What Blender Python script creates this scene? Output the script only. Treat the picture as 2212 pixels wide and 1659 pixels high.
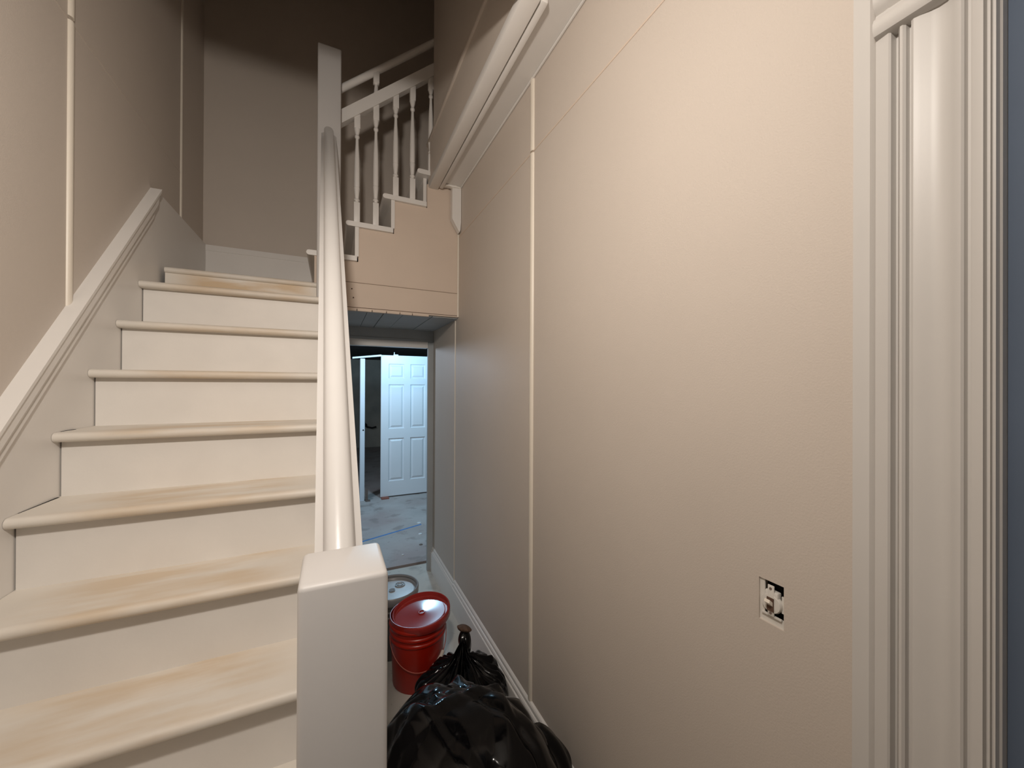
import bpy, bmesh, math, random
from mathutils import Vector, Matrix, noise
C = bpy.context.scene
for o in list(bpy.data.objects): bpy.data.objects.remove(o)
random.seed(4)

# ------------------------------------------------------------ camera (eye at the origin, floor at z = -1.58)
cam_data = bpy.data.cameras.new('camera'); cam = bpy.data.objects.new('camera', cam_data)
C.collection.objects.link(cam); C.camera = cam
F_PX = 822.0
cam_data.sensor_fit = 'HORIZONTAL'; cam_data.sensor_width = 36.0
cam_data.lens = 36.0 * F_PX / 2212.0
cam_data.clip_start = 0.02; cam_data.clip_end = 60
th, pi_, ro = math.radians(25.3), math.radians(0.15), math.radians(0.25)
fw = Vector((math.sin(th)*math.cos(pi_), math.cos(th)*math.cos(pi_), math.sin(pi_)))
rt = Vector((math.cos(th), -math.sin(th), 0)); up = rt.cross(fw)
r2 = rt*math.cos(ro) + up*math.sin(ro); u2 = up*math.cos(ro) - rt*math.sin(ro)
cam.matrix_world = Matrix((r2, u2, -fw)).transposed().to_4x4()

# ------------------------------------------------------------ world, exposure, lamps
w = bpy.data.worlds.new('world'); C.world = w; w.use_nodes = True
w.node_tree.nodes['Background'].inputs[0].default_value = (0.5, 0.45, 0.42, 1)
w.node_tree.nodes['Background'].inputs[1].default_value = 0.0
C.view_settings.view_transform = 'Standard'; C.view_settings.look = 'None'
C.view_settings.exposure = 0.0; C.view_settings.gamma = 1.0; C.view_settings.use_curve_mapping = False
def lamp(name, loc, power, col, radius):
    d = bpy.data.lights.new(name, 'POINT'); d.energy = power; d.color = col; d.shadow_soft_size = radius
    o = bpy.data.objects.new(name, d); o.location = loc; C.collection.objects.link(o); return o
lamp('hall_lamp', (-0.12, 0.04, 0.83), 8.5, (1.0, 0.92, 0.835), 0.06)
# added area light beside the hall lamp, tilted to even out brightness up the stairs
d = bpy.data.lights.new('hall_fill_light', 'AREA'); d.shape = 'DISK'; d.size = 0.12; d.energy = 17.3; d.color = (1.0, 0.92, 0.835)
o = bpy.data.objects.new('hall_fill_light', d); o.location = (-0.12, 0.11, 0.83); C.collection.objects.link(o)
o.rotation_euler = (math.radians(70), 0, 0)
lamp('back_room_lamp', (0.85, 4.60, 0.50), 52.0, (0.42, 0.74, 1.0), 0.05)
lamp('back_room_lamp', (-0.45, 4.55, 0.42), 48.0, (0.68, 0.82, 1.0), 0.10)

# ------------------------------------------------------------ materials
def mat(name, col, rough=0.5, var=0.04, scale=6.0, bump=0.0, bscale=200.0, spec=0.5, coat=0.0):
    m = bpy.data.materials.new(name); m.use_nodes = True
    nt = m.node_tree; b = nt.nodes['Principled BSDF']
    b.inputs['Roughness'].default_value = rough
    b.inputs['Specular IOR Level'].default_value = spec
    b.inputs['Coat Weight'].default_value = coat
    tc = nt.nodes.new('ShaderNodeTexCoord')
    n = nt.nodes.new('ShaderNodeTexNoise'); n.inputs['Scale'].default_value = scale; n.inputs['Detail'].default_value = 6
    nt.links.new(tc.outputs['Object'], n.inputs['Vector'])
    r = nt.nodes.new('ShaderNodeValToRGB')
    r.color_ramp.elements[0].position = 0.3; r.color_ramp.elements[1].position = 0.7
    r.color_ramp.elements[0].color = (*[c*(1-var) for c in col], 1)
    r.color_ramp.elements[1].color = (*[min(1, c*(1+var)) for c in col], 1)
    nt.links.new(n.outputs['Fac'], r.inputs['Fac']); nt.links.new(r.outputs['Color'], b.inputs['Base Color'])
    if bump:
        n2 = nt.nodes.new('ShaderNodeTexNoise'); n2.inputs['Scale'].default_value = bscale; n2.inputs['Detail'].default_value = 3
        nt.links.new(tc.outputs['Object'], n2.inputs['Vector'])
        bp = nt.nodes.new('ShaderNodeBump'); bp.inputs['Strength'].default_value = bump; bp.inputs['Distance'].default_value = 0.002
        nt.links.new(n2.outputs['Fac'], bp.inputs['Height']); nt.links.new(bp.outputs['Normal'], b.inputs['Normal'])
    m['ramp'] = r.name
    return m
WALL = (0.61, 0.54, 0.475); WHITE = (0.78, 0.75, 0.715)
M_wall = mat('beige_wall_paint', WALL, 0.55, 0.015, 3, 0.25, 260, 0.3)
M_panel = mat('beige_panel_paint', (0.66, 0.545, 0.45), 0.6, 0.02, 4, 0.2, 260, 0.3)
M_white = mat('white_trim_paint', WHITE, 0.38, 0.02, 5, 0.08, 120)
M_rail = mat('white_gloss_paint', (0.58, 0.56, 0.54), 0.28, 0.015, 5, 0.05, 90)
M_newel = mat('white_newel_paint', (0.56, 0.54, 0.525), 0.45, 0.015, 5, 0.05, 90)
M_riser = mat('white_riser_paint', (0.77, 0.735, 0.69), 0.5, 0.03, 7, 0.1, 100)
M_batten = mat('cream_batten_paint', (0.77, 0.70, 0.60), 0.4, 0.02, 5)
M_dark = mat('dark_gap', (0.012, 0.011, 0.010), 0.9, 0.2)
M_ceil = mat('ceiling_paint', (0.84, 0.82, 0.79), 0.7, 0.02)
M_well = mat('darkened_stairwell_ceiling', (0.16, 0.12, 0.10), 0.7, 0.03)  # unseen ceiling, coloured dark so little light bounces at the top of the well
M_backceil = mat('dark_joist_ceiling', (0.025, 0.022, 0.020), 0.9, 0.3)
M_backwall = mat('grey_block_wall', (0.48, 0.46, 0.40), 0.8, 0.12, 4)
M_blue = mat('slate_blue_paint', (0.105, 0.14, 0.20), 0.75, 0.05, 5)
M_door = mat('white_door_paint', (0.74, 0.77, 0.80), 0.4, 0.01)
M_boards = mat('shade_grey_boards', (0.40, 0.42, 0.43), 0.6, 0.05, 6)  # on the doorway trim this grey paints in the cool dim light
M_case = mat('white_casing_paint', (0.62, 0.595, 0.565), 0.4, 0.02, 5)
M_joint = mat('board_joint_shade', (0.40, 0.31, 0.24), 0.7, 0.05)
M_red = mat('red_plastic', (0.37, 0.011, 0.002), 0.32, 0.05, 8)
M_redlid = mat('red_lid_plastic', (0.36, 0.035, 0.03), 0.13, 0.06, 12)
M_grey = mat('dark_grey_plastic', (0.10, 0.095, 0.09), 0.4, 0.1)
M_lidgrey = mat('pale_grey_lid_plastic', (0.55, 0.57, 0.60), 0.3, 0.08, 25)
M_lidrim = mat('grey_lid_rim_plastic', (0.27, 0.27, 0.28), 0.3, 0.05)
M_bag = mat('black_bag_plastic', (0.0025, 0.0025, 0.003), 0.13, 0.2, 8, 0.12, 25, 0.22)
def crinkle(m):
    nt = m.node_tree; b = nt.nodes['Principled BSDF']; tc = [n for n in nt.nodes if n.type == 'TEX_COORD'][0]
    old = b.inputs['Normal'].links[0].from_node
    mp = nt.nodes.new('ShaderNodeMapping'); mp.inputs['Scale'].default_value = (1.0, 1.0, 0.45)
    nt.links.new(tc.outputs['Object'], mp.inputs['Vector'])
    n = nt.nodes.new('ShaderNodeTexNoise'); n.noise_type = 'RIDGED_MULTIFRACTAL'; n.inputs['Scale'].default_value = 7.0; n.inputs['Detail'].default_value = 2.5
    n.inputs['Distortion'].default_value = 0.8
    nt.links.new(mp.outputs[0], n.inputs['Vector'])
    bp = nt.nodes.new('ShaderNodeBump'); bp.inputs['Strength'].default_value = 0.55; bp.inputs['Distance'].default_value = 0.012
    nt.links.new(n.outputs['Fac'], bp.inputs['Height']); nt.links.new(old.outputs[0], bp.inputs['Normal']); nt.links.new(bp.outputs[0], b.inputs['Normal'])
crinkle(M_bag)
M_wire = mat('bail_wire', (0.42, 0.10, 0.07), 0.35, 0.05)
M_grip = mat('pale_plastic_grip', (0.62, 0.54, 0.48), 0.35, 0.05)
M_brown = mat('brown_scrap', (0.10, 0.055, 0.035), 0.8, 0.2, 30)
M_brick = mat('red_brown_offcut', (0.28, 0.10, 0.07), 0.8, 0.2, 30)
M_metal = mat('rusty_steel', (0.16, 0.12, 0.10), 0.5, 0.2, 30)
M_tape = mat('blue_tape', (0.05, 0.20, 0.50), 0.6, 0.15, 30)
M_paper = mat('white_scrap', (0.7, 0.7, 0.7), 0.7, 0.05)
M_plate = mat('white_switch_plastic', (0.70, 0.67, 0.62), 0.4, 0.05, 40)
M_ivory = mat('ivory_toggle', (0.85, 0.78, 0.68), 0.3, 0.02)
M_caulk = mat('rough_caulk', (0.80, 0.76, 0.70), 0.7, 0.05, 60, 0.6, 80)

def worn_floor(name, base, dark, warm):
    m = mat(name, base, 0.65, 0.10, 3.0, 0.2, 60)
    nt = m.node_tree; b = nt.nodes['Principled BSDF']; tc = [n for n in nt.nodes if n.type == 'TEX_COORD'][0]
    src = b.inputs['Base Color'].links[0].from_socket
    for sc, lo, hi, col in ((1.3, 0.46, 0.62, warm), (5.0, 0.56, 0.66, dark), (28.0, 0.66, 0.70, dark)):
        n = nt.nodes.new('ShaderNodeTexNoise'); n.inputs['Scale'].default_value = sc; n.inputs['Detail'].default_value = 8
        nt.links.new(tc.outputs['Object'], n.inputs['Vector'])
        r = nt.nodes.new('ShaderNodeMapRange'); r.inputs[1].default_value = lo; r.inputs[2].default_value = hi; r.inputs[4].default_value = 0.7
        nt.links.new(n.outputs['Fac'], r.inputs[0])
        x = nt.nodes.new('ShaderNodeMix'); x.data_type = 'RGBA'; x.inputs[7].default_value = (*col, 1)
        nt.links.new(r.outputs[0], x.inputs[0]); nt.links.new(src, x.inputs[6]); src = x.outputs[2]
    nt.links.new(src, b.inputs['Base Color']); return m
M_floor = worn_floor('worn_grey_floor', (0.56, 0.55, 0.50), (0.32, 0.30, 0.27), (0.52, 0.47, 0.41))
M_floor2 = worn_floor('stained_concrete', (0.44, 0.41, 0.39), (0.26, 0.22, 0.20), (0.36, 0.28, 0.26))

def worn_tread(name, amount):
    # painted pine: bare tan wood where feet go (centre of the width), white paint left at both ends
    m = mat(name, (0.74, 0.69, 0.62), 0.5, 0.04, 6, 0.15, 90)
    nt = m.node_tree; b = nt.nodes['Principled BSDF']; tc = [n for n in nt.nodes if n.type == 'TEX_COORD'][0]
    src = b.inputs['Base Color'].links[0].from_socket
    mp = nt.nodes.new('ShaderNodeMapping'); mp.inputs['Scale'].default_value = (3.0, 14.0, 14.0)
    nt.links.new(tc.outputs['Object'], mp.inputs['Vector'])
    n = nt.nodes.new('ShaderNodeTexNoise'); n.inputs['Scale'].default_value = 1.0; n.inputs['Detail'].default_value = 8
    nt.links.new(mp.outputs[0], n.inputs['Vector'])
    sep = nt.nodes.new('ShaderNodeSeparateXYZ'); nt.links.new(tc.outputs['Object'], sep.inputs[0])
    mr = nt.nodes.new('ShaderNodeMapRange'); mr.interpolation_type = 'SMOOTHSTEP'
    ab = nt.nodes.new('ShaderNodeMath'); ab.operation = 'ADD'; ab.inputs[1].default_value = 0.0
    nt.links.new(sep.outputs[0], ab.inputs[0])
    ab2 = nt.nodes.new('ShaderNodeMath'); ab2.operation = 'ABSOLUTE'; nt.links.new(ab.outputs[0], ab2.inputs[0])
    nt.links.new(ab2.outputs[0], mr.inputs[0]); mr.inputs[1].default_value = 0.36; mr.inputs[2].default_value = 0.14
    nr = nt.nodes.new('ShaderNodeMapRange'); nr.inputs[1].default_value = 0.36; nr.inputs[2].default_value = 0.60; nr.inputs[4].default_value = amount
    nt.links.new(n.outputs['Fac'], nr.inputs[0])
    mu = nt.nodes.new('ShaderNodeMath'); mu.operation = 'MULTIPLY'
    nt.links.new(mr.outputs[0], mu.inputs[0]); nt.links.new(nr.outputs[0], mu.inputs[1])
    x = nt.nodes.new('ShaderNodeMix'); x.data_type = 'RGBA'; x.inputs[7].default_value = (0.60, 0.45, 0.29, 1)
    nt.links.new(mu.outputs[0], x.inputs[0]); nt.links.new(src, x.inputs[6])
    # small dark nicks
    n3 = nt.nodes.new('ShaderNodeTexNoise'); n3.inputs['Scale'].default_value = 2.2; n3.inputs['Detail'].default_value = 9; n3.inputs['Roughness'].default_value = 0.75
    nt.links.new(mp.outputs[0], n3.inputs['Vector'])
    r3 = nt.nodes.new('ShaderNodeMapRange'); r3.inputs[1].default_value = 0.70; r3.inputs[2].default_value = 0.74; r3.inputs[4].default_value = 0.6
    nt.links.new(n3.outputs['Fac'], r3.inputs[0])
    x2 = nt.nodes.new('ShaderNodeMix'); x2.data_type = 'RGBA'; x2.inputs[7].default_value = (0.16, 0.10, 0.06, 1)
    nt.links.new(r3.outputs[0], x2.inputs[0]); nt.links.new(x.outputs[2], x2.inputs[6])
    nt.links.new(x2.outputs[2], b.inputs['Base Color']); return m
M_tread = worn_tread('worn_tread_paint', 0.65)
M_patch = worn_tread('bare_wood_patch', 1.3)

# ------------------------------------------------------------ mesh helpers
def BM(): return bmesh.new()
def add_box(bm, x0, x1, y0, y1, z0, z1, bevel=0.0, seg=2):
    t = bmesh.new(); bmesh.ops.create_cube(t, size=1)
    for v in t.verts:
        v.co = Vector((x0+(v.co.x+.5)*(x1-x0), y0+(v.co.y+.5)*(y1-y0), z0+(v.co.z+.5)*(z1-z0)))
    if bevel: bmesh.ops.bevel(t, geom=t.edges[:], offset=bevel, segments=seg, affect='EDGES', profile=0.5)
    merge(bm, t)
def merge(bm, t):
    me = bpy.data.meshes.new('t'); t.to_mesh(me); t.free(); bm.from_mesh(me); bpy.data.meshes.remove(me)
def add_prism(bm, poly, fn, a0, a1, b0=None):
    # poly of 2D points swept from fn(p, a0) to fn(p, a1)
    A = [bm.verts.new(fn(p, a0)) for p in poly]; B = [bm.verts.new(fn(p, a1)) for p in poly]
    n = len(poly)
    for i in range(n): bm.faces.new((A[i], A[(i+1) % n], B[(i+1) % n], B[i]))
    bm.faces.new(A); bm.faces.new(B[::-1])
def add_lathe(bm, prof, n=48, M=Matrix()):
    rings = []
    for r, z in prof:
        if r < 1e-5: rings.append([bm.verts.new(M @ Vector((0, 0, z)))])
        else: rings.append([bm.verts.new(M @ Vector((r*math.cos(2*math.pi*k/n), r*math.sin(2*math.pi*k/n), z))) for k in range(n)])
    for a, b in zip(rings, rings[1:]):
        for k in range(n):
            k2 = (k+1) % n
            if len(a) == 1 and len(b) == 1: continue
            if len(a) == 1: bm.faces.new((a[0], b[k2], b[k]))
            elif len(b) == 1: bm.faces.new((a[k], a[k2], b[0]))
            else: bm.faces.new((a[k], a[k2], b[k2], b[k]))
def add_tube(bm, pts, r, n=10):
    pts = [Vector(p) for p in pts]; rings = []
    for i, p in enumerate(pts):
        d = (pts[min(i+1, len(pts)-1)] - pts[max(i-1, 0)]).normalized()
        a = d.cross(Vector((0.3, 0.5, 0.8))).normalized(); b = d.cross(a)
        rings.append([bm.verts.new(p + a*r*math.cos(2*math.pi*k/n) + b*r*math.sin(2*math.pi*k/n)) for k in range(n)])
    for A, B in zip(rings, rings[1:]):
        for k in range(n): bm.faces.new((A[k], A[(k+1) % n], B[(k+1) % n], B[k]))
    bm.faces.new(rings[0][::-1]); bm.faces.new(rings[-1])
def world_loc(o):
    v = Vector(o.location)
    while o.parent: o = o.parent; v += o.location
    return v
def obj(name, bm, m, parent=None, smooth=0, loc=None):
    # vertices are given in world coordinates; loc makes the origin sit at the thing's base
    bmesh.ops.recalc_face_normals(bm, faces=bm.faces[:])
    me = bpy.data.meshes.new(name)
    base = world_loc(parent) if parent else Vector(loc or (0, 0, 0))
    bmesh.ops.translate(bm, verts=bm.verts[:], vec=-base)
    bm.to_mesh(me); bm.free()
    me.materials.append(m)
    o = bpy.data.objects.new(name, me); C.collection.objects.link(o)
    if parent: o.parent = parent
    else: o.location = base
    if smooth:
        for p in me.polygons: p.use_smooth = True
        me.set_sharp_from_angle(angle=math.radians(smooth))
    return o
def tag(o, label, cat, group=None, kind=None):
    o['label'] = label; o['category'] = cat
    if group: o['group'] = group
    if kind: o['kind'] = kind
    return o
def thing(name, loc, label, cat, group=None):
    o = bpy.data.objects.new(name, None); o.empty_display_size = 0.1
    C.collection.objects.link(o); o.location = loc
    return tag(o, label, cat, group)
def struct(name, bm, m, label=None, cat=None, smooth=0):
    o = obj(name, bm, m, None, smooth); o['kind'] = 'structure'
    if label: o['label'] = label; o['category'] = cat
    return o
XZ = lambda p, y: Vector((p[0], y, p[1]))
YZ = lambda p, x: Vector((x, p[0], p[1]))
XY = lambda p, z: Vector((p[0], p[1], z))

# ------------------------------------------------------------ dimensions
FL = -1.58; LX = -0.80; RX = 0.785; MY = 2.53; BY = 3.24; SOF = 1.335; UP = 3.7
STEP_Z = [0.585, 0.46, 0.255, 0.05, -0.155, -0.36, -0.565, -0.77, -0.975, -1.18, -1.385]   # landing first, then downwards
NOSE_Y = [2.445] + [2.232 - 0.19*k for k in range(10)]

# ------------------------------------------------------------ room shell
bm = BM(); add_box(bm, -0.9, 1.3, -2.7, 3.37, FL-0.1, FL); struct('floor', bm, M_floor, 'worn grey hall floor beside the stairs', 'floor')
bm = BM(); add_box(bm, -4, 4, 3.42, 10.4, FL-0.1, FL); struct('floor_back', bm, M_floor2, 'stained concrete floor of the back room', 'floor')
bm = BM(); add_box(bm, -4, 4, 3.37, 3.42, FL-0.14, FL-0.045); struct('trim_1', bm, M_dark, 'dark gap in the floor at the threshold', 'threshold')
bm = BM(); add_box(bm, LX-0.1, LX, -2.7, BY, FL, UP); struct('wall_left', bm, M_wall, 'beige wall on the left of the stairs', 'wall')
# right wall with a small switch hole
HY0, HY1, HZ0, HZ1 = 0.437, 0.484, -0.470, -0.386
bm = BM()
def rw(y0, y1, z0, z1): add_box(bm, RX, RX+0.10, y0, y1, z0, z1)
rw(0.185, HY0, FL, SOF); rw(HY1, BY, FL, SOF); rw(HY0, HY1, FL, HZ0); rw(HY0, HY1, HZ1, SOF)
rw(-2.7, -0.75, FL, SOF); rw(-0.75, 0.185, 0.60, SOF)
struct('wall_right', bm, M_wall, 'beige panelled wall on the right with a switch hole', 'wall')
bm = BM(); add_box(bm, 0.798, 0.845, -0.75, 0.1725, FL, 0.60); struct('door_1', bm, M_blue, 'slate blue door beyond the fluted casing', 'door')
# back wall with the low doorway
OX0, OX1, OZ = 0.02, 0.780, 0.362
bm = BM()
add_box(bm, -4, OX0, BY, 3.44, FL, 0.62); add_box(bm, OX1, 4, BY, 3.44, FL, 0.62); add_box(bm, OX0, OX1, BY, 3.44, OZ, 0.62)
add_box(bm, -0.9, 1.55, BY, 3.44, 0.621, UP)
struct('wall_back', bm, M_wall, 'beige end wall behind the landing', 'wall')
bm = BM(); add_box(bm, -0.9, 1.3, -2.8, -2.7, FL, SOF); struct('wall_front', bm, M_wall)
bm = BM(); add_box(bm, LX, 0.58, -2.7, 1.13, SOF, 1.75); add_box(bm, 0.58, RX+0.1, -2.7, 0.60, SOF, 1.75); struct('ceiling', bm, M_ceil, 'ceiling of the hall below the upper floor', 'ceiling')
bm = BM(); add_box(bm, LX, 0.60, 1.03, 1.13, 1.75, UP); struct('wall_upper', bm, M_wall)
# floor edge of the upper storey along the right side of the well, and the wall standing on it
bm = BM(); add_box(bm, 0.580, 0.600, 1.135, 2.585, SOF, 1.625); struct('trim_2', bm, M_wall, 'beige boxed floor edge overhanging the right wall', 'trim')
bm = BM(); add_box(bm, 0.601, RX+0.1, 0.601, MY-0.001, SOF, 1.62); struct('ceiling_soffit', bm, M_white, 'white soffit strip below the boxed floor edge', 'soffit')
bm = BM(); add_box(bm, 0.602, 0.70, 1.0, 2.512, 1.62, UP); struct('wall_stairwell', bm, M_wall, 'upper stairwell wall above the boxed floor edge', 'wall')
bm = BM(); add_box(bm, 1.45, 1.55, MY, BY, 0.4, UP); add_box(bm, 0.70, 1.55, MY-0.10, MY-0.02, 1.62, UP); struct('wall_upper_end', bm, M_wall)
bm = BM(); add_box(bm, -0.9, 1.55, 1.0, 3.44, UP, UP+0.1); struct('ceiling_upper', bm, M_well, 'ceiling above the stairwell, darkened to keep the well dim', 'ceiling')
# back room beyond the doorway
bm = BM(); add_box(bm, -4, 4, 10.2, 10.4, FL, 0.62); struct('wall_back_room', bm, M_backwall, 'far grey wall of the back room', 'wall')
bm = BM(); add_box(bm, -4.1, -4, 3.24, 10.4, FL, 0.62); add_box(bm, 4, 4.1, 3.24, 10.4, FL, 0.62); struct('wall_back_room_sides', bm, M_backwall)
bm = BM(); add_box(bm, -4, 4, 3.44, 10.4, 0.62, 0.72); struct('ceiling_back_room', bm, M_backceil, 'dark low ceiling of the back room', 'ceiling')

# ------------------------------------------------------------ wall battens and seams
def batten(name, x, sgn, y, z0, z1, wd, p, label):
    bm = BM(); pts = []
    for k in range(9):
        a = math.pi*k/8; pts.append((x + sgn*p*math.sin(a), y - wd/2*math.cos(a)))
    add_prism(bm, pts, XY, z0, z1); return struct(name, bm, M_batten, label, 'batten', 40)
bat = [('trim_3', RX, -1, 1.46, -1.362, 1.007, 0.030, 0.010, 'long cream batten on the right wall below the seam'),
       ('trim_4', RX, -1, 1.46, 1.016, SOF, 0.030, 0.010, 'short cream batten on the right wall above the seam'),
       ('trim_5', RX, -1, 2.60, -1.385, 0.462, 0.014, 0.005, 'thin cream batten below the soffit edge'),
       ('trim_6', LX, 1, 1.785, 0.25, 1.211, 0.026, 0.010, 'cream batten on the left wall below the seam'),
       ('trim_7', LX, 1, 1.785, 1.224, UP, 0.026, 0.010, 'cream batten on the left wall above the seam'),
       ('trim_8', LX, 1, 2.815, 0.945, UP, 0.020, 0.008, 'thin batten near the back left corner')]
for b in bat: batten(*b)
def seam(name, x, sgn, y0, y1, z, m=M_panel):
    bm = BM(); add_box(bm, min(x, x+sgn*0.003), max(x, x+sgn*0.003), y0, y1, z-0.003, z+0.003); struct(name, bm, m, 'horizontal panel seam on the wall', 'trim')
bm = BM(); add_box(bm, RX-0.0015, RX, 0.33, MY, 1.012, 1.018); struct('trim_9', bm, M_panel, 'horizontal panel seam on the right wall', 'trim')
bm = BM(); add_box(bm, LX, LX+0.002, 0.2, 2.8, 1.213, 1.222); struct('trim_10', bm, M_wall, 'horizontal panel seam on the left wall', 'trim')
# mouldings of the boxed floor edge
bm = BM()
add_box(bm, 0.574, 0.638, 1.13, 2.59, SOF-0.024, SOF+0.022, 0.007)
add_box(bm, LX, 0.60, 1.10, 1.145, SOF-0.024, SOF+0.022, 0.007)
add_box(bm, 0.642, 0.668, 1.13, MY-0.02, SOF-0.022, SOF+0.004, 0.007)
struct('trim_11', bm, M_white, 'double bead moulding under the boxed floor edge', 'trim', 40)
bm = BM(); add_box(bm, 0.571, 0.602, 1.13, 2.59, 1.612, 1.640, 0.006)
struct('trim_12', bm, M_wall, 'moulding along the top of the boxed floor edge', 'trim', 40)
bm = BM(); add_box(bm, RX-0.010, RX, 0.6, MY-0.02, SOF-0.009, SOF, 0.004); struct('trim_13', bm, M_white, 'thin white bead where the soffit meets the right wall', 'trim')

# ------------------------------------------------------------ baseboards
bm = BM()
def base_prof(dp, dz):
    return [(RX, FL), (RX-0.022-dp, FL), (RX-0.022-dp, -1.425), (RX-0.020-dp, -1.418), (RX-0.014-dp, -1.416), (RX-0.014-dp, -1.405), (RX-0.017-dp, -1.399+dz),
            (RX-0.013-dp, -1.392+dz), (RX-0.009-dp, -1.390+dz), (RX-0.008-dp, -1.376+dz), (RX-0.004-dp, -1.370+dz), (RX, -1.366+dz)]
for y0, y1, dp, dz in ((0.33, 1.452, 0.004, 0.006), (1.452, 2.585, 0.001, 0.0), (2.585, 3.228, 0.0, -0.014)):
    add_prism(bm, base_prof(dp, dz), XZ, y0, y1)
struct('baseboard_right', bm, M_white, 'tall white moulded baseboard along the right wall', 'baseboard', 25)
# skirt board on the left wall, climbing with the stairs, level along the landing
SL = 1.08; APY, APZ = 2.413, 0.945
def sk(y): return APZ - (APY-y)*SL
bm = BM()
add_prism(bm, [(0.30, sk(0.30)), (APY, APZ), (BY, APZ), (BY, 0.30), (2.40, -0.10), (0.95, FL), (0.25, FL)], YZ, LX, LX+0.020)
def cap(d0, d1, p):   # a strip following the slope between vertical offsets d0..d1 below the top edge
    add_prism(bm, [(0.31, sk(0.31)-d0+0.003), (APY-d0*0.42, sk(APY-d0*0.42)-d0+0.003), (APY-d1*0.42, sk(APY-d1*0.42)-d1+0.003), (0.31, sk(0.31)-d1+0.003)], YZ, LX-0.002*p-d1*0.01, LX+p)
cap(0.0, 0.014, 0.044); cap(0.015, 0.060, 0.039); cap(0.068, 0.082, 0.033); cap(0.090, 0.108, 0.030)
struct('baseboard_left', bm, M_white, 'white skirt board with moulded cap climbing the left wall', 'baseboard')
bm = BM(); add_box(bm, LX+0.02, -0.05, BY-0.020, BY, 0.55, 0.945); add_box(bm, LX+0.02, -0.05, BY-0.024, BY-0.02, 0.905, 0.935)
struct('baseboard_back', bm, M_white, 'white baseboard along the back of the landing', 'baseboard')

# ------------------------------------------------------------ door casing on the right
W0 = 0.328
prof = [(.328, 0), (.328, .007), (.306, .008), (.305, .016), (.303, .019), (.287, .021), (.2845, .019), (.283, .006), (.2785, .006), (.277, .016), (.274, .020), (.271, .020), (.268, .017),
        (.2665, .009), (.264, .009), (.262, .018), (.259, .0195), (.252, .018), (.243, .0145), (.234, .0125), (.226, .013), (.219, .0165), (.214, .0195), (.211, .020), (.2085, .018), (.2068, .011), (.2035, .011),
        (.202, .019), (.200, .020), (.191, .020), (.1895, .012), (.188, .012), (.1872, .017), (.1855, .017), (.185, .011), (.1835, .011), (.1828, .0165), (.181, .016), (.180, .006), (.178, .004), (.178, -.018), (.185, -.018), (.185, 0)]
bm = BM(); add_prism(bm, [(RX-p, y if y > 0.3055 else y*0.972) for y, p in prof], XY, FL, SOF)
struct('trim_14', bm, M_case, 'wide fluted white door casing at the right edge', 'door casing', 28)
hp = [(0.572, 0), (0.572, .022), (0.576, .032), (0.584, .037), (0.593, .037), (0.601, .033), (0.606, .026), (0.611, .024), (0.616, .030), (0.624, .036), (0.634, .037), (0.643, .034), (0.650, .026), (0.655, .024), (0.662, .032), (0.672, .037), (0.70, .038), (0.71, .026), (0.80, .026), (0.80, 0)]
bm = BM(); add_prism(bm, [(RX-p*0.85, z-0.034) for z, p in hp], XZ, 0.171, 0.294)
struct('trim_15', bm, M_case, 'reeded corner block across the top of the fluted casing', 'trim', 35)

# ------------------------------------------------------------ doorway trim under the landing
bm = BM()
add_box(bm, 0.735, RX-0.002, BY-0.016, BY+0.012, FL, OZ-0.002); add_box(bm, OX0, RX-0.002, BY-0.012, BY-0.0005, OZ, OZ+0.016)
struct('trim_16', bm, M_boards, 'door trim coloured shade grey round the low doorway', 'door casing')
bm = BM(); add_box(bm, OX0, RX-0.001, BY-0.006, BY-0.0005, OZ+0.017, 0.4615); struct('trim_18', bm, M_boards, 'board coloured shade grey between soffit and low doorway', 'trim')
bm = BM(); add_box(bm, OX0, 0.7345, BY-0.010, 3.30, 0.310, OZ-0.001)
struct('trim_17', bm, M_white, 'pale head board of the low doorway', 'trim')

# ------------------------------------------------------------ staircase (lower flight and landing)
st = thing('staircase', (-0.4, 0.5, FL), 'steep white painted staircase with worn tan treads rising along the left wall to a landing', 'staircase')
TX0, TX1 = LX+0.021, 0.012
def tread_poly(y0, y1, z):
    t = 0.030; r = t/2; pts = [(y1, z-t), (y1, z)]
    for k in range(9):
        a = math.pi/2 + math.pi*k/8; pts.append((y0 + r + r*math.cos(a), z - r + r*math.sin(a)))
    return pts
for k in range(1, 11):
    z = STEP_Z[k]; y0 = NOSE_Y[k]; yb = NOSE_Y[k-1] + (0.042 if k > 1 else 0.02)
    bm = BM(); add_prism(bm, tread_poly(y0, yb+0.012, z), YZ, TX0, -0.066 if k == 1 else (-0.043 if k > 8 else TX1)); obj('tread', bm, M_tread, st, 40)
    zb = STEP_Z[k+1] if k < 10 else FL
    bm = BM(); add_box(bm, TX0+0.003, -0.066 if k == 1 else (-0.045 if k > 8 else TX1-0.01), y0+0.042, y0+0.054, zb, z-0.0299); obj('riser', bm, M_riser, st)
bm = BM(); add_prism(bm, tread_poly(2.452, BY-0.021, 0.585), YZ, TX0+0.02, 0.03); obj('landing', bm, M_tread, st, 40)
bm = BM(); add_box(bm, TX0+0.02, -0.085, 2.464, 2.476, 0.46, 0.5552); o = obj('riser', bm, M_patch, st); o['label'] = 'short riser below the landing with a bare wood patch'
for k, y0, y1 in ((4, 1.705, 1.775), (5, 1.525, 1.690)):   # open joints between treads and skirt board
    bm = BM(); add_prism(bm, [(TX0+0.0005, y0), (TX0+0.0055, y1), (TX0+0.0005, y1)], XY, STEP_Z[k], STEP_Z[k]+0.0012)
    o = obj('joint_gap', bm, M_dark, st); o['label'] = 'dark open joint beside the tread'
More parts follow.
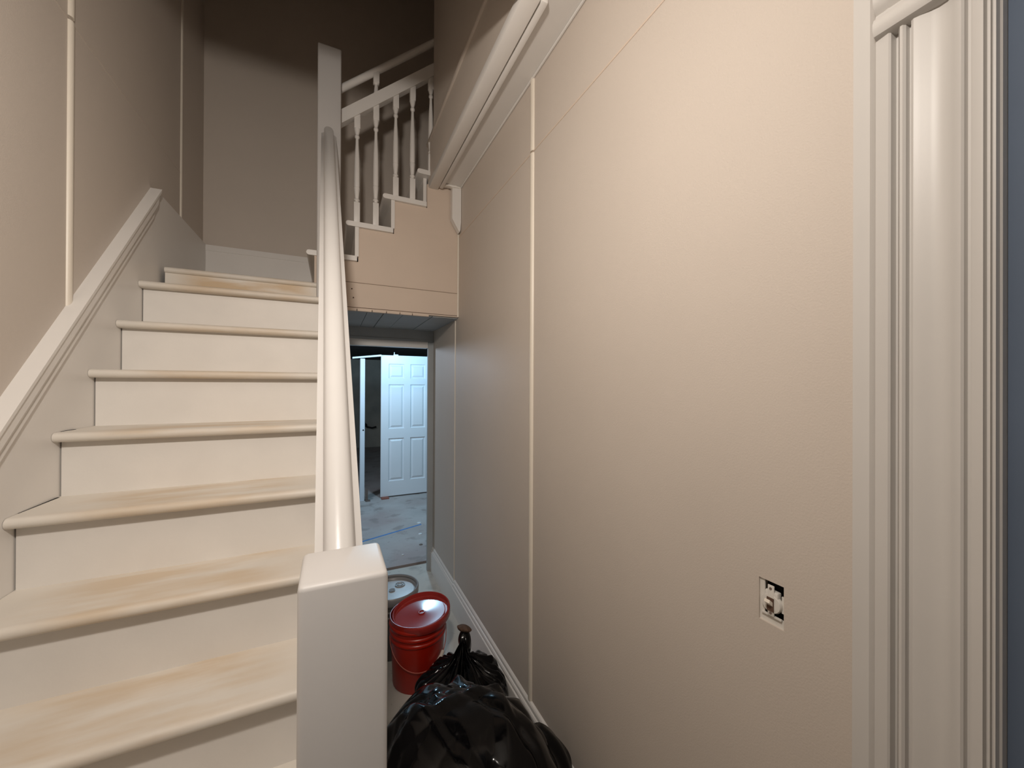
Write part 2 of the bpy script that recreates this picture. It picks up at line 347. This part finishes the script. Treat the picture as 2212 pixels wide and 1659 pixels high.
# closed side of the stair, below the ends of the treads
bm = BM(); pts = [(0.62, FL), (0.62, -1.42)]
for k in range(10, 0, -1):
    pts += [(NOSE_Y[k]+0.054, STEP_Z[k]-0.031), (NOSE_Y[k-1]+0.054 if k > 1 else 2.49, STEP_Z[k]-0.031)]
pts += [(2.49, 0.54), (BY, 0.54), (BY, FL)]
pp = [pts[0]]
for p in pts[1:]:
    if (Vector(p)-Vector(pp[-1])).length > 1e-4: pp.append(p)
add_prism(bm, pp, YZ, -0.030, 0.0); o = obj('side_panel', bm, M_wall, st); o['label'] = 'beige closed side of the stair'

# ------------------------------------------------------------ turning flight above the doorway
uf = thing('staircase', (0.4, 2.9, 0.46), 'short turning flight with beige closed side above the doorway rising right from the landing', 'staircase')
UZ = [0.785, 0.995, 1.205, 1.415, 1.625]; UN = [-0.140, 0.070, 0.282, 0.496, 0.708]; UR = [-0.098, 0.122, 0.334, 0.546, 0.758]
def tread_poly_x(x0, x1, z):
    t = 0.030; r = t/2; pts = [(x1, z-t), (x1, z)]
    for k in range(9):
        a = math.pi/2 + math.pi*k/8; pts.append((x0 + r + r*math.cos(a), z - r + r*math.sin(a)))
    return pts
for k in range(5):
    xn = UR[k+1]+0.012 if k < 4 else 0.782
    bm = BM(); add_prism(bm, tread_poly_x(UN[k], xn, UZ[k]), XZ, MY-0.022 if k < 4 else MY+0.03, BY-0.002); obj('tread', bm, M_white, uf, 40)
    zb = (UZ[k-1] if k else 0.585)-0.0
    bm = BM(); add_box(bm, UR[k], UR[k]+0.022, MY-0.014 if k < 3 else MY+0.03, BY-0.002, zb, UZ[k]-0.0299); obj('riser', bm, M_white if k else M_panel, uf)
bm = BM(); add_box(bm, 0.783, 1.449, MY+0.03, BY-0.002, 1.595, 1.625); struct('floor_upper', bm, M_white)
bm = BM(); pts = [(0.0, 0.463), (0.0, 0.7555)]
pts += [(UR[1]+0.02, 0.7555), (UR[1]+0.02, 0.9655), (UR[2]+0.02, 0.9655), (UR[2]+0.02, 1.1755), (UR[3]+0.02, 1.1755), (UR[3]+0.02, SOF), (RX, SOF), (RX, 0.463)]
add_prism(bm, pts, XZ, MY, MY+0.025); o = obj('side_panel', bm, M_panel, uf); o['label'] = 'beige closed side panel below the step ends'
bm = BM(); add_box(bm, 0.0, RX, MY-0.004, MY, 0.463, 0.625, 0.002); o = obj('bottom_board', bm, M_panel, uf)
x = 0.02
bm = BM()
for wd in (0.118, 0.088, 0.086, 0.083, 0.079, 0.11):
    add_box(bm, x, min(x+wd-0.004, RX-0.012), MY-0.007, MY+0.02, 0.452, 0.471, 0.002); x += wd
obj('edge_strip', bm, M_panel, uf)
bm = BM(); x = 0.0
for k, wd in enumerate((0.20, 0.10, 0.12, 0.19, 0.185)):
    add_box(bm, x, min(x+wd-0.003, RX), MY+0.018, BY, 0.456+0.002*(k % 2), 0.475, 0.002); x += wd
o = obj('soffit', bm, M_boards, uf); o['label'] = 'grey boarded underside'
bm = BM(); add_box(bm, 0.0, RX, MY+0.02, BY, 0.476, 0.49); obj('underlay', bm, M_dark, uf)
bm = BM(); add_box(bm, RX-0.012, RX, MY-0.012, MY, 0.463, 1.035, 0.003); obj('corner_strip', bm, M_batten, uf)
for x, z in ((0.106, 0.585), (0.115, 0.532)):
    bm = BM(); add_lathe(bm, [(0, -0.0005), (0.004, 0), (0.004, 0.0045), (0, 0.005)], 10, Matrix.Translation((x, MY-0.0045, z)) @ Matrix.Rotation(math.pi/2, 4, 'X'))
    obj('nail_head', bm, M_brown, uf)
bm = BM(); add_box(bm, 0.0, RX-0.012, MY-0.005, MY-0.0001, 0.6255, 0.6285); obj('board_joint', bm, M_joint, uf)
bm = BM(); add_box(bm, 0.0, RX-0.012, MY-0.0055, MY-0.0001, 0.4716, 0.4745); obj('edge_gap', bm, M_brown, uf)

# corbel under the soffit
bm = BM(); add_prism(bm, [(0.722, SOF-0.008), (RX-0.002, SOF-0.008), (RX-0.002, 1.10), (RX-0.006, 1.045), (RX-0.012, 1.03), (0.745, 1.075), (0.722, 1.115)], XZ, MY-0.055, MY-0.0125)
tag(obj('corbel', bm, M_white, None, 30, (0.75, MY-0.03, 1.03)), 'small white tapered corbel board under the soffit in the corner', 'corbel')
bm = BM(); random.seed(2)
for k in range(11): add_box(bm, 0.60+k*0.0165, 0.62+k*0.0165, MY-0.06-random.random()*0.006, MY-0.03, SOF-0.010-random.random()*0.006, SOF, 0.003)
tag(obj('caulk_bead', bm, M_caulk, None, 40), 'ragged white caulk line at the far end of the soffit', 'caulk')

# ------------------------------------------------------------ newel posts and handrail
def newel(cx, y0, z0, z1, wx, label, m, slant=0.0):
    bm = BM(); t = bmesh.new(); bmesh.ops.create_cube(t, size=1)
    for v in t.verts: v.co = Vector((cx+v.co.x*wx, y0+(v.co.y+.5)*0.118, z0+(v.co.z+.5)*(z1-z0)))
    bmesh.ops.bevel(t, geom=t.edges[:], offset=0.008, segments=3, affect='EDGES', profile=0.5)
    merge(bm, t); return tag(obj('newel_post', bm, m, None, 40, (cx, y0+0.06, z0)), label, 'newel post')
newel(0.0175, 0.580, FL, -0.272, 0.117, 'thick square white newel post at the foot of the stairs, nearest the camera', M_newel)
newel(-0.022, 2.420, 0.05, 1.945, 0.123, 'tall square white newel post at the landing corner', M_newel)
A = Vector((0.0135, 0.696, -0.281)); B = Vector((-0.0245, 2.421, 1.478))
D = (B-A).normalized(); S = D.cross(Vector((0, 0, 1))).normalized(); N = S.cross(D).normalized()
half = [(0.0, 0.0), (0.010, -0.001), (0.018, -0.005), (0.0235, -0.011), (0.0255, -0.019), (0.0245, -0.027), (0.0285, -0.030), (0.0385, -0.034), (0.0385, -0.046), (0.033, -0.050), (0.033, -0.066), (0.0, -0.066)]
prof = half + [(-x, y) for x, y in half[-2:0:-1]]
bm = BM()
def rail_pt(p, t):
    # plumb cuts at both newel posts
    q = A + S*p[0] + N*p[1]; yy = A.y if t == 0 else B.y
    return q + D*((yy-q.y)/D.y)
add_prism(bm, prof, rail_pt, 0, 1)
tag(obj('handrail', bm, M_rail, None, 35, A), 'steep moulded white handrail rising between the two newel posts', 'handrail')

# ------------------------------------------------------------ balustrade of the turning flight
bl = thing('balustrade', (0.3, MY, 0.995), 'white balustrade with turned spindles on the turning flight beside the tall newel', 'balustrade')
def rail_z_low(x): return 1.568 + (x-0.037)*0.865      # underside of the lower rail
def rail_z_top(x): return 1.775 + (x-0.037)*0.885      # underside of the top rail
def baluster(x, z0, z1, L=None):
    bm = BM(); y = MY+0.004; s = 0.0175
    L = L or (z1-z0)
    zt = z0+L
    add_box(bm, x-s, x+s, y-s, y+s, z0, z0+0.19*L, 0.002)
    pf = [(.19, .0165), (.197, .011), (.205, .0115), (.212, .0165), (.220, .0165), (.228, .011), (.24, .012), (.30, .0155), (.33, .0175), (.336, .0150), (.345, .0165), (.50, .0160), (.60, .0145), (.74, .0095), (.795, .0085), (.80, .0125), (.812, .0145), (.824, .0125), (.828, .0095), (.836, .0105), (.86, .015), (.885, .0178)]
    add_lathe(bm, [(0, z0+.19*L)] + [(r, z0+f*L) for f, r in pf] + [(0, z0+.885*L)], 16, Matrix.Translation((x, y, 0)))
    add_box(bm, x-s, x+s, y-s, y+s, z0+0.885*L, zt+0.012, 0.002)
    if z1 > zt+0.02:   # long spindle: runs on past the lower rail to the top rail
        H = z1-zt
        pf = [(0.0, .0175), (.14, .0175), (.30, .0165), (.58, .0115), (.66, .010), (.68, .0125), (.70, .0175)]
        add_lathe(bm, [(0, zt)] + [(r, zt+f*H) for f, r in pf] + [(0, zt+.70*H)], 16, Matrix.Translation((x, y, 0)))
        add_box(bm, x-s, x+s, y-s, y+s, zt+0.70*H, z1+0.01, 0.002)
    return obj('baluster', bm, M_white, bl, 35)
baluster(0.132, UZ[1], rail_z_low(0.132)); baluster(0.242, UZ[1], rail_z_top(0.242), rail_z_low(0.242)-UZ[1])['label'] = 'long turned spindle reaching the top rail'
baluster(0.362, UZ[2], rail_z_low(0.362)); baluster(0.468, UZ[2], rail_z_low(0.468)); baluster(0.588, UZ[3], rail_z_low(0.588))
bm = BM()
pts = [(0.034, rail_z_low(0.034)), (0.617, rail_z_low(0.617)), (0.617, rail_z_low(0.617)+0.084), (0.034, rail_z_low(0.034)+0.084)]
add_prism(bm, pts, XZ, MY-0.022, MY+0.030); obj('lower_rail', bm, M_white, bl)
bm = BM(); add_tube(bm, [(0.034, MY+0.004, rail_z_top(0.034)+0.018), (0.617, MY+0.004, rail_z_top(0.617)+0.018)], 0.021, 16); obj('top_rail', bm, M_white, bl, 40)

# ------------------------------------------------------------ buckets
def bucket(cx, cy, label, mb, ml, mrim, tilt, red):
    b = thing('bucket', (cx, cy, FL), label, 'bucket')
    bm = BM(); T = Matrix.Translation((cx, cy, FL))
    p = [(0, 0.004), (0.120, 0.004), (0.127, 0.0), (0.131, 0.006), (0.140, 0.235), (0.1455, 0.240), (0.147, 0.246), (0.1455, 0.252), (0.1415, 0.256), (0.1415, 0.268), (0.147, 0.272), (0.1485, 0.278), (0.147, 0.284), (0.1425, 0.288), (0.1435, 0.305), (0.149, 0.310), (0.1505, 0.316), (0.149, 0.322), (0.144, 0.326), (0.1455, 0.352), (0.142, 0.352), (0.128, 0.02), (0, 0.02)]
    add_lathe(bm, p, 64, T); obj('body', bm, mb, b, 40)
    R = T @ Matrix.Translation((tilt[2], tilt[3], 0.345)) @ Matrix.Rotation(tilt[0], 4, 'Y') @ Matrix.Rotation(tilt[1], 4, 'X')
    bm = BM()
    q = [(0.146, 0.0), (0.147, -0.024), (0.150, -0.026), (0.153, -0.022), (0.1545, 0.006), (0.1535, 0.014), (0.150, 0.018), (0.1455, 0.017), (0.143, 0.010), (0.141, -0.002), (0.137, -0.005)]
    if red: q += [(0.10, -0.006), (0.03, -0.005), (0.017, -0.004), (0.0165, 0.001), (0.013, 0.001), (0.0125, -0.004), (0, -0.004)]
    else: q += [(0.134, -0.014), (0.125, -0.015)]
    add_lathe(bm, q, 64, R); lid = obj('lid', bm, ml if red else mrim, b, 35)
    if not red:
        bm = BM(); add_lathe(bm, [(0.128, -0.016), (0.126, -0.009), (0.08, -0.008), (0, -0.008)], 64, R); obj('lid_panel', bm, ml, lid, 40)['label'] = 'pale blue grey lid panel'
        for (px, py, rr) in ((0.052, 0.045, 0.030), (-0.002, -0.002, 0.018)):
            bm = BM(); add_lathe(bm, [(rr, -0.004), (rr, 0.002), (rr*0.86, 0.002), (rr*0.80, -0.001), (rr*0.62, -0.001), (rr*0.55, 0.003), (rr*0.4, 0.003), (rr*0.3, 0.0), (0, 0.0)], 32, R @ Matrix.Translation((px, py, -0.004)))
            obj('spout_cap', bm, mrim, lid, 35)
    return b
red = bucket(0.428, 2.085, 'red plastic bucket with a glossy red lid pressed on crooked', M_red, M_redlid, M_redlid, (-0.09, 0.05, 0.018, -0.004), True)
bucket(0.335, 2.385, 'dark grey bucket with a pale lid behind the red bucket', M_grey, M_lidgrey, M_lidrim, (0.0, 0.0, 0, 0), False)
# wire bail with its grip hanging down the front of the red bucket
pts = []
for k in range(25):
    a = math.pi*(1.02 + 0.93*k/24); s = math.sin(math.pi*k/24)
    r = 0.1495 + 0.006*s
    pts.append((0.428 + r*math.cos(a), 2.085 + r*math.sin(a), FL + 0.262 - 0.135*s**0.8))
bm = BM(); add_tube(bm, pts, 0.0022, 8); hd = obj('handle', bm, M_wire, red, 40)
bm = BM(); add_tube(bm, pts[15:20], 0.010, 12); obj('grip', bm, M_grip, hd, 40)['label'] = 'pale plastic handle grip'

# ------------------------------------------------------------ black bin bags
def bag(name, c, rad, seed, label, fold, neck=None, lobe=None):
    root = thing(name, (c[0], c[1], FL), label, 'rubbish bag')
    bm = BM(); nu, nv = 220, 130; rings = []
    off = Vector((seed*7.3, seed*3.1, seed*1.7))
    rg = random.Random(int(seed*11)); folds = []
    for q in range(34):
        nrm = Vector((rg.gauss(0, 1), rg.gauss(0, 1), rg.gauss(0, 0.45))).normalized()
        folds.append((nrm, rg.uniform(-0.75, 0.75), rg.uniform(0.05, 0.20), rg.choice((-1, 1, 1))*rg.uniform(0.015, 0.065)))
    for j in range(nv+1):
        ph = math.pi*j/nv; ring = []
        for i in range(nu):
            a = 2*math.pi*i/nu
            d = Vector((math.cos(a)*math.sin(ph), math.sin(a)*math.sin(ph), -math.cos(ph)))
            q = d*1.6 + off
            lump = noise.noise(q*0.8)*0.13 + noise.noise(q*1.5)*0.05
            cr = 0.0
            for nrm, c0, wd, am in folds:
                x = abs(d.dot(nrm) - c0 + 0.10*noise.noise(d*1.3 + nrm*9))
                if x < wd: cr += am*(1-x/wd)*max(0.0, min(1.0, 0.5+1.8*noise.noise(d*1.1 + nrm*5)))
            e = Vector((math.cos(a)*2.2, math.sin(a)*2.2, d.z*0.5)) + off
            if neck: cr += (1-abs(noise.noise(e*1.9)))**4*0.12*max(0, d.z+0.3)
            k = 1 + lump - cr*fold
            sp = max(1e-4, math.sin(ph)); fx = sp**0.82/sp; fz = abs(d.z)**0.9/max(1e-4, abs(d.z))
            if neck: fx = fz = 1.0
            p = Vector((d.x*rad[0]*k*fx, d.y*rad[1]*k*fx, d.z*rad[2]*k*fz))
            if neck:   # gathered top
                g = max(0, d.z-0.55)/0.45
                f = 1 - 0.75*g**0.7
                p.x *= f; p.y *= f; p.z += g**2.2*neck[2]*(1+0.06*math.sin(a*9))
                p.x += g*neck[0]; p.y += g*neck[1]
            w_ = Vector(c) + p
            if w_.z < FL+0.004: w_.z = FL+0.004 + (w_.z-FL)*0.01
            if w_.x > RX-0.034: w_.x = RX-0.034 + (w_.x-(RX-0.034))*0.02
            if w_.x < 0.10: w_.x = 0.10 + (w_.x-0.10)*0.35
            ring.append(w_)
        rings.append(ring)
    top = bm.verts.new(sum(rings[-1], Vector())/nu); bot = bm.verts.new(sum(rings[0], Vector())/nu)
    V = [[bm.verts.new(p) for p in r] for r in rings[1:-1]]
    for A_, B_ in zip(V, V[1:]):
        for i in range(nu): bm.faces.new((A_[i], A_[(i+1) % nu], B_[(i+1) % nu], B_[i]))
    for i in range(nu):
        bm.faces.new((bot, V[0][(i+1) % nu], V[0][i])); bm.faces.new((V[-1][i], V[-1][(i+1) % nu], top))
    obj('sack', bm, M_bag, root, 60)
    return root
def tuft(parent, name, c, r, axis, seed, m):
    bm = BM(); n1, n2 = 40, 24; rings = []
    ax = Vector(axis).normalized(); s1 = ax.orthogonal().normalized(); s2 = ax.cross(s1)
    for j in range(n2+1):
        t = j/n2; rr = r*math.sin(math.pi*(0.08+0.90*t))**0.7
        rings.append([bm.verts.new(Vector(c) + Vector(axis)*(t-0.5) + (s1*math.cos(2*math.pi*i/n1) + s2*math.sin(2*math.pi*i/n1))*rr*(1+0.28*noise.noise(Vector((math.cos(2*math.pi*i/n1)*2.5, math.sin(2*math.pi*i/n1)*2.5, t*1.5+seed))))) for i in range(n1)])
    for A_, B_ in zip(rings, rings[1:]):
        for i in range(n1): bm.faces.new((A_[i], A_[(i+1) % n1], B_[(i+1) % n1], B_[i]))
    bm.faces.new(rings[0][::-1]); bm.faces.new(rings[-1]); return obj(name, bm, m, parent, 60)
big = bag('rubbish_bag', (0.385, 1.15, -1.365), (0.315, 0.33, 0.335), 1.0, 'large shiny black rubbish bag on the floor right behind the near newel post', 1.0)
tuft(big, 'knotted_corner', (0.665, 1.12, -1.30), 0.080, (0.06, -0.08, -0.22), 3.0, M_bag)
small = bag('rubbish_bag', (0.555, 1.70, -1.45), (0.22, 0.20, 0.20), 2.0, 'smaller black rubbish bag with gathered top between red bucket and baseboard', 1.0, (0.02, 0.05, 0.015))
tuft(small, 'gathered_neck', (0.600, 1.80, -1.27), 0.034, (0.01, 0.05, 0.11), 5.0, M_bag)
tuft(small, 'tie', (0.605, 1.83, -1.222), 0.036, (0.012, 0.008, 0.030), 8.0, M_brown)['label'] = 'brown tie at the neck'

# ------------------------------------------------------------ open light switch in the right wall
sw = thing('light_switch', (RX, 0.46, -0.43), 'bare light switch without a cover plate in a cut-out of the right wall', 'light switch')
bm = BM(); X = RX
add_box(bm, X+0.030, X+0.034, HY0, HY1, HZ0, HZ1); obj('box_back', bm, M_dark, sw)
bm = BM()
add_box(bm, X+0.004, X+0.007, HY1-0.0095, HY1, HZ0+0.0165, HZ1)                       # far side flange
add_box(bm, X+0.004, X+0.007, HY0, HY0+0.006, HZ0+0.030, HZ0+0.062)
add_box(bm, X+0.004, X+0.007, HY0, HY1, HZ0, HZ0+0.016); add_box(bm, X-0.001, X+0.003, HY0+0.004, HY1-0.006, HZ0+0.016, HZ0+0.019); obj('box_flange', bm, M_plate, sw)
bm = BM(); cy = (HY0+HY1)/2-0.001
add_box(bm, X-0.002, X+0.012, cy-0.0125, cy+0.0125, HZ0+0.026, HZ1-0.018, 0.003)
add_box(bm, X-0.003, X+0.0, cy-0.006, cy+0.006, HZ0+0.018, HZ1-0.006, 0.001)
add_lathe(bm, [(0, -0.004), (0.017, -0.003), (0.0185, 0.0), (0.0185, 0.006), (0, 0.006)], 32, Matrix.Translation((X, cy, (HZ0+HZ1)/2)) @ Matrix.Rotation(math.pi/2, 4, 'Y')); obj('mounting_yoke', bm, M_plate, sw, 35)
bm = BM(); add_box(bm, X-0.005, X-0.003, cy-0.0065, cy+0.0065, -0.442, -0.416); obj('toggle_slot', bm, M_brown, sw)
bm = BM(); add_prism(bm, [(X-0.004, -0.432), (X-0.004, -0.424), (X-0.014, -0.416), (X-0.016, -0.422)], XZ, cy-0.005, cy+0.005); obj('toggle', bm, M_ivory, sw)
for z in (HZ0+0.024, HZ1-0.012):
    bm = BM(); add_lathe(bm, [(0, 0.0), (0.0022, 0.0), (0.0025, 0.002)], 12, Matrix.Translation((X-0.0045, cy, z)) @ Matrix.Rotation(math.pi/2, 4, 'Y')); obj('screw', bm, M_metal, sw)

# ------------------------------------------------------------ things in the back room
DY = 5.55; dx0, dx1, dz0, dz1 = 0.614, 1.335, FL+0.018, 0.408
dr = thing('door', ((dx0+dx1)/2, DY, dz0), 'white six panel door slab standing upright in the back room', 'door')
xs = [dx0, 0.716, 0.930, 1.014, 1.228, dx1]; zs = [dz0, -1.355, -0.755, -0.620, 0.000, 0.085, 0.290, dz1]
bm = BM(); t = 0.036
def q4(pts): bm.faces.new([bm.verts.new(Vector(p)) for p in pts])
for i in range(5):
    for j in range(7):
        X0, X1, Z0, Z1 = xs[i], xs[i+1], zs[j], zs[j+1]
        if i in (1, 3) and j in (1, 3, 5):
            prev = (X0, X1, Z0, Z1, 0.0)
            for ins, dep in ((0.009, 0.016), (0.018, 0.016), (0.042, 0.003)):
                cur = (X0+ins, X1-ins, Z0+ins, Z1-ins, dep)
                a, b = prev, cur
                A4 = [(a[0], DY+a[4], a[2]), (a[1], DY+a[4], a[2]), (a[1], DY+a[4], a[3]), (a[0], DY+a[4], a[3])]
                B4 = [(b[0], DY+b[4], b[2]), (b[1], DY+b[4], b[2]), (b[1], DY+b[4], b[3]), (b[0], DY+b[4], b[3])]
                for k in range(4): q4([A4[k], A4[(k+1) % 4], B4[(k+1) % 4], B4[k]])
                prev = cur
            q4(B4)
        else: q4([(X0, DY, Z0), (X1, DY, Z0), (X1, DY, Z1), (X0, DY, Z1)])
c8 = [(dx0, DY, dz0), (dx1, DY, dz0), (dx1, DY, dz1), (dx0, DY, dz1)]; d8 = [(x, y+t, z) for x, y, z in c8]
q4(d8[::-1])
for k in range(4): q4([c8[k], c8[(k+1) % 4], d8[(k+1) % 4], d8[k]])
bmesh.ops.remove_doubles(bm, verts=bm.verts[:], dist=1e-5)
obj('slab', bm, M_door, dr)
bm = BM(); add_box(bm, 0.78, 0.845, DY+0.0, DY+0.03, dz1, dz1+0.016, 0.004); add_box(bm, 0.786, 0.795, DY+0.008, DY+0.016, dz1+0.016, dz1+0.045); obj('top_latch', bm, M_door, dr)
fr = thing('door_frame', (0.37, 5.56, FL), 'narrow white door frame post with a top bar left of the six panel door', 'door frame')
bm = BM(); add_box(bm, 0.345, 0.402, 5.52, 5.63, FL, 0.350, 0.002); po = obj('post', bm, M_door, fr)
bm = BM(); add_box(bm, 0.395, 0.4035, 5.523, 5.60, FL+0.0, 0.34); obj('stop_strip', bm, M_door, po)
bm = BM(); add_prism(bm, [(0.245, 0.345), (0.612, 0.388), (0.612, 0.412), (0.245, 0.367)], XZ, 5.52, 5.56); obj('head_bar', bm, M_door, fr)
bm = BM(); add_lathe(bm, [(0, -0.001), (0.010, -0.001), (0.010, 0.003), (0, 0.003)], 16, Matrix.Translation((0.384, 5.5195, -0.62)) @ Matrix.Rotation(math.pi/2, 4, 'X')); obj('latch_hole', bm, M_dark, po)
bm = BM(); add_box(bm, 0.412, 0.447, 5.50, 5.53, FL, FL+0.17, 0.002); add_box(bm, 0.412, 0.475, 5.46, 5.53, FL, FL+0.008, 0.002)
tag(obj('steel_bracket', bm, M_metal, None, 0, (0.43, 5.5, FL)), 'small brown steel bracket standing at the foot of the frame post', 'bracket')
bm = BM(); add_box(bm, 0.62, 0.72, 5.47, 5.60, FL, FL+0.017, 0.003)
tag(obj('wood_offcut', bm, M_brick, None, 0, (0.66, 5.5, FL)), 'reddish brown offcut wedged under the corner of the six panel door', 'offcut')
bm = BM(); add_tube(bm, [(0.76, 10.16, -1.02), (0.78, 10.05, -1.05), (0.90, 10.03, -1.08), (1.0, 10.06, -1.06)], 0.02, 8); add_tube(bm, [(0.74, 10.2, -1.0), (0.76, 10.1, -1.02)], 0.04, 8)
tag(obj('pipe_spigot', bm, M_dark, None, 40, (0.8, 10.1, -1.03)), 'small dark pipe stub on the far grey wall', 'pipe')
bm = BM(); add_prism(bm, [(0.10, 4.02), (0.92, 4.32), (0.92, 4.345), (0.10, 4.045)], XY, FL, FL+0.001)
tag(obj('masking_tape', bm, M_tape, None, 0, (0.5, 4.2, FL)), 'thin blue tape line across the back room floor', 'tape')
bm = BM(); add_box(bm, 0.295, 0.335, 3.80, 3.87, FL, FL+0.03, 0.004)
tag(obj('wood_chip', bm, M_dark, None, 0, (0.32, 3.83, FL)), 'dark wood chip on the floor beyond the near newel', 'debris')
for (x, y, s, m, lb) in ((0.905, 4.38, 0.05, M_paper, 'white scrap on the back room floor just past the tape line'), (0.85, 4.05, 0.045, M_paper, 'white scrap on the back room floor just before the tape line'),
                          (0.800, 3.78, 0.035, M_metal, 'dark crumb on the floor by the right side of the low doorway'), (0.60, 3.62, 0.022, M_paper, 'tiny pale flake on the floor just beyond the threshold')):
    bm = BM(); add_lathe(bm, [(0, 0.0), (s*0.5, 0.0), (s*0.45, 0.006), (0, 0.009)], 7, Matrix.Translation((x, y, FL)))
    tag(obj('debris', bm, m, None, 0, (x, y, FL)), lb, 'debris', 'scraps on the back room floor')
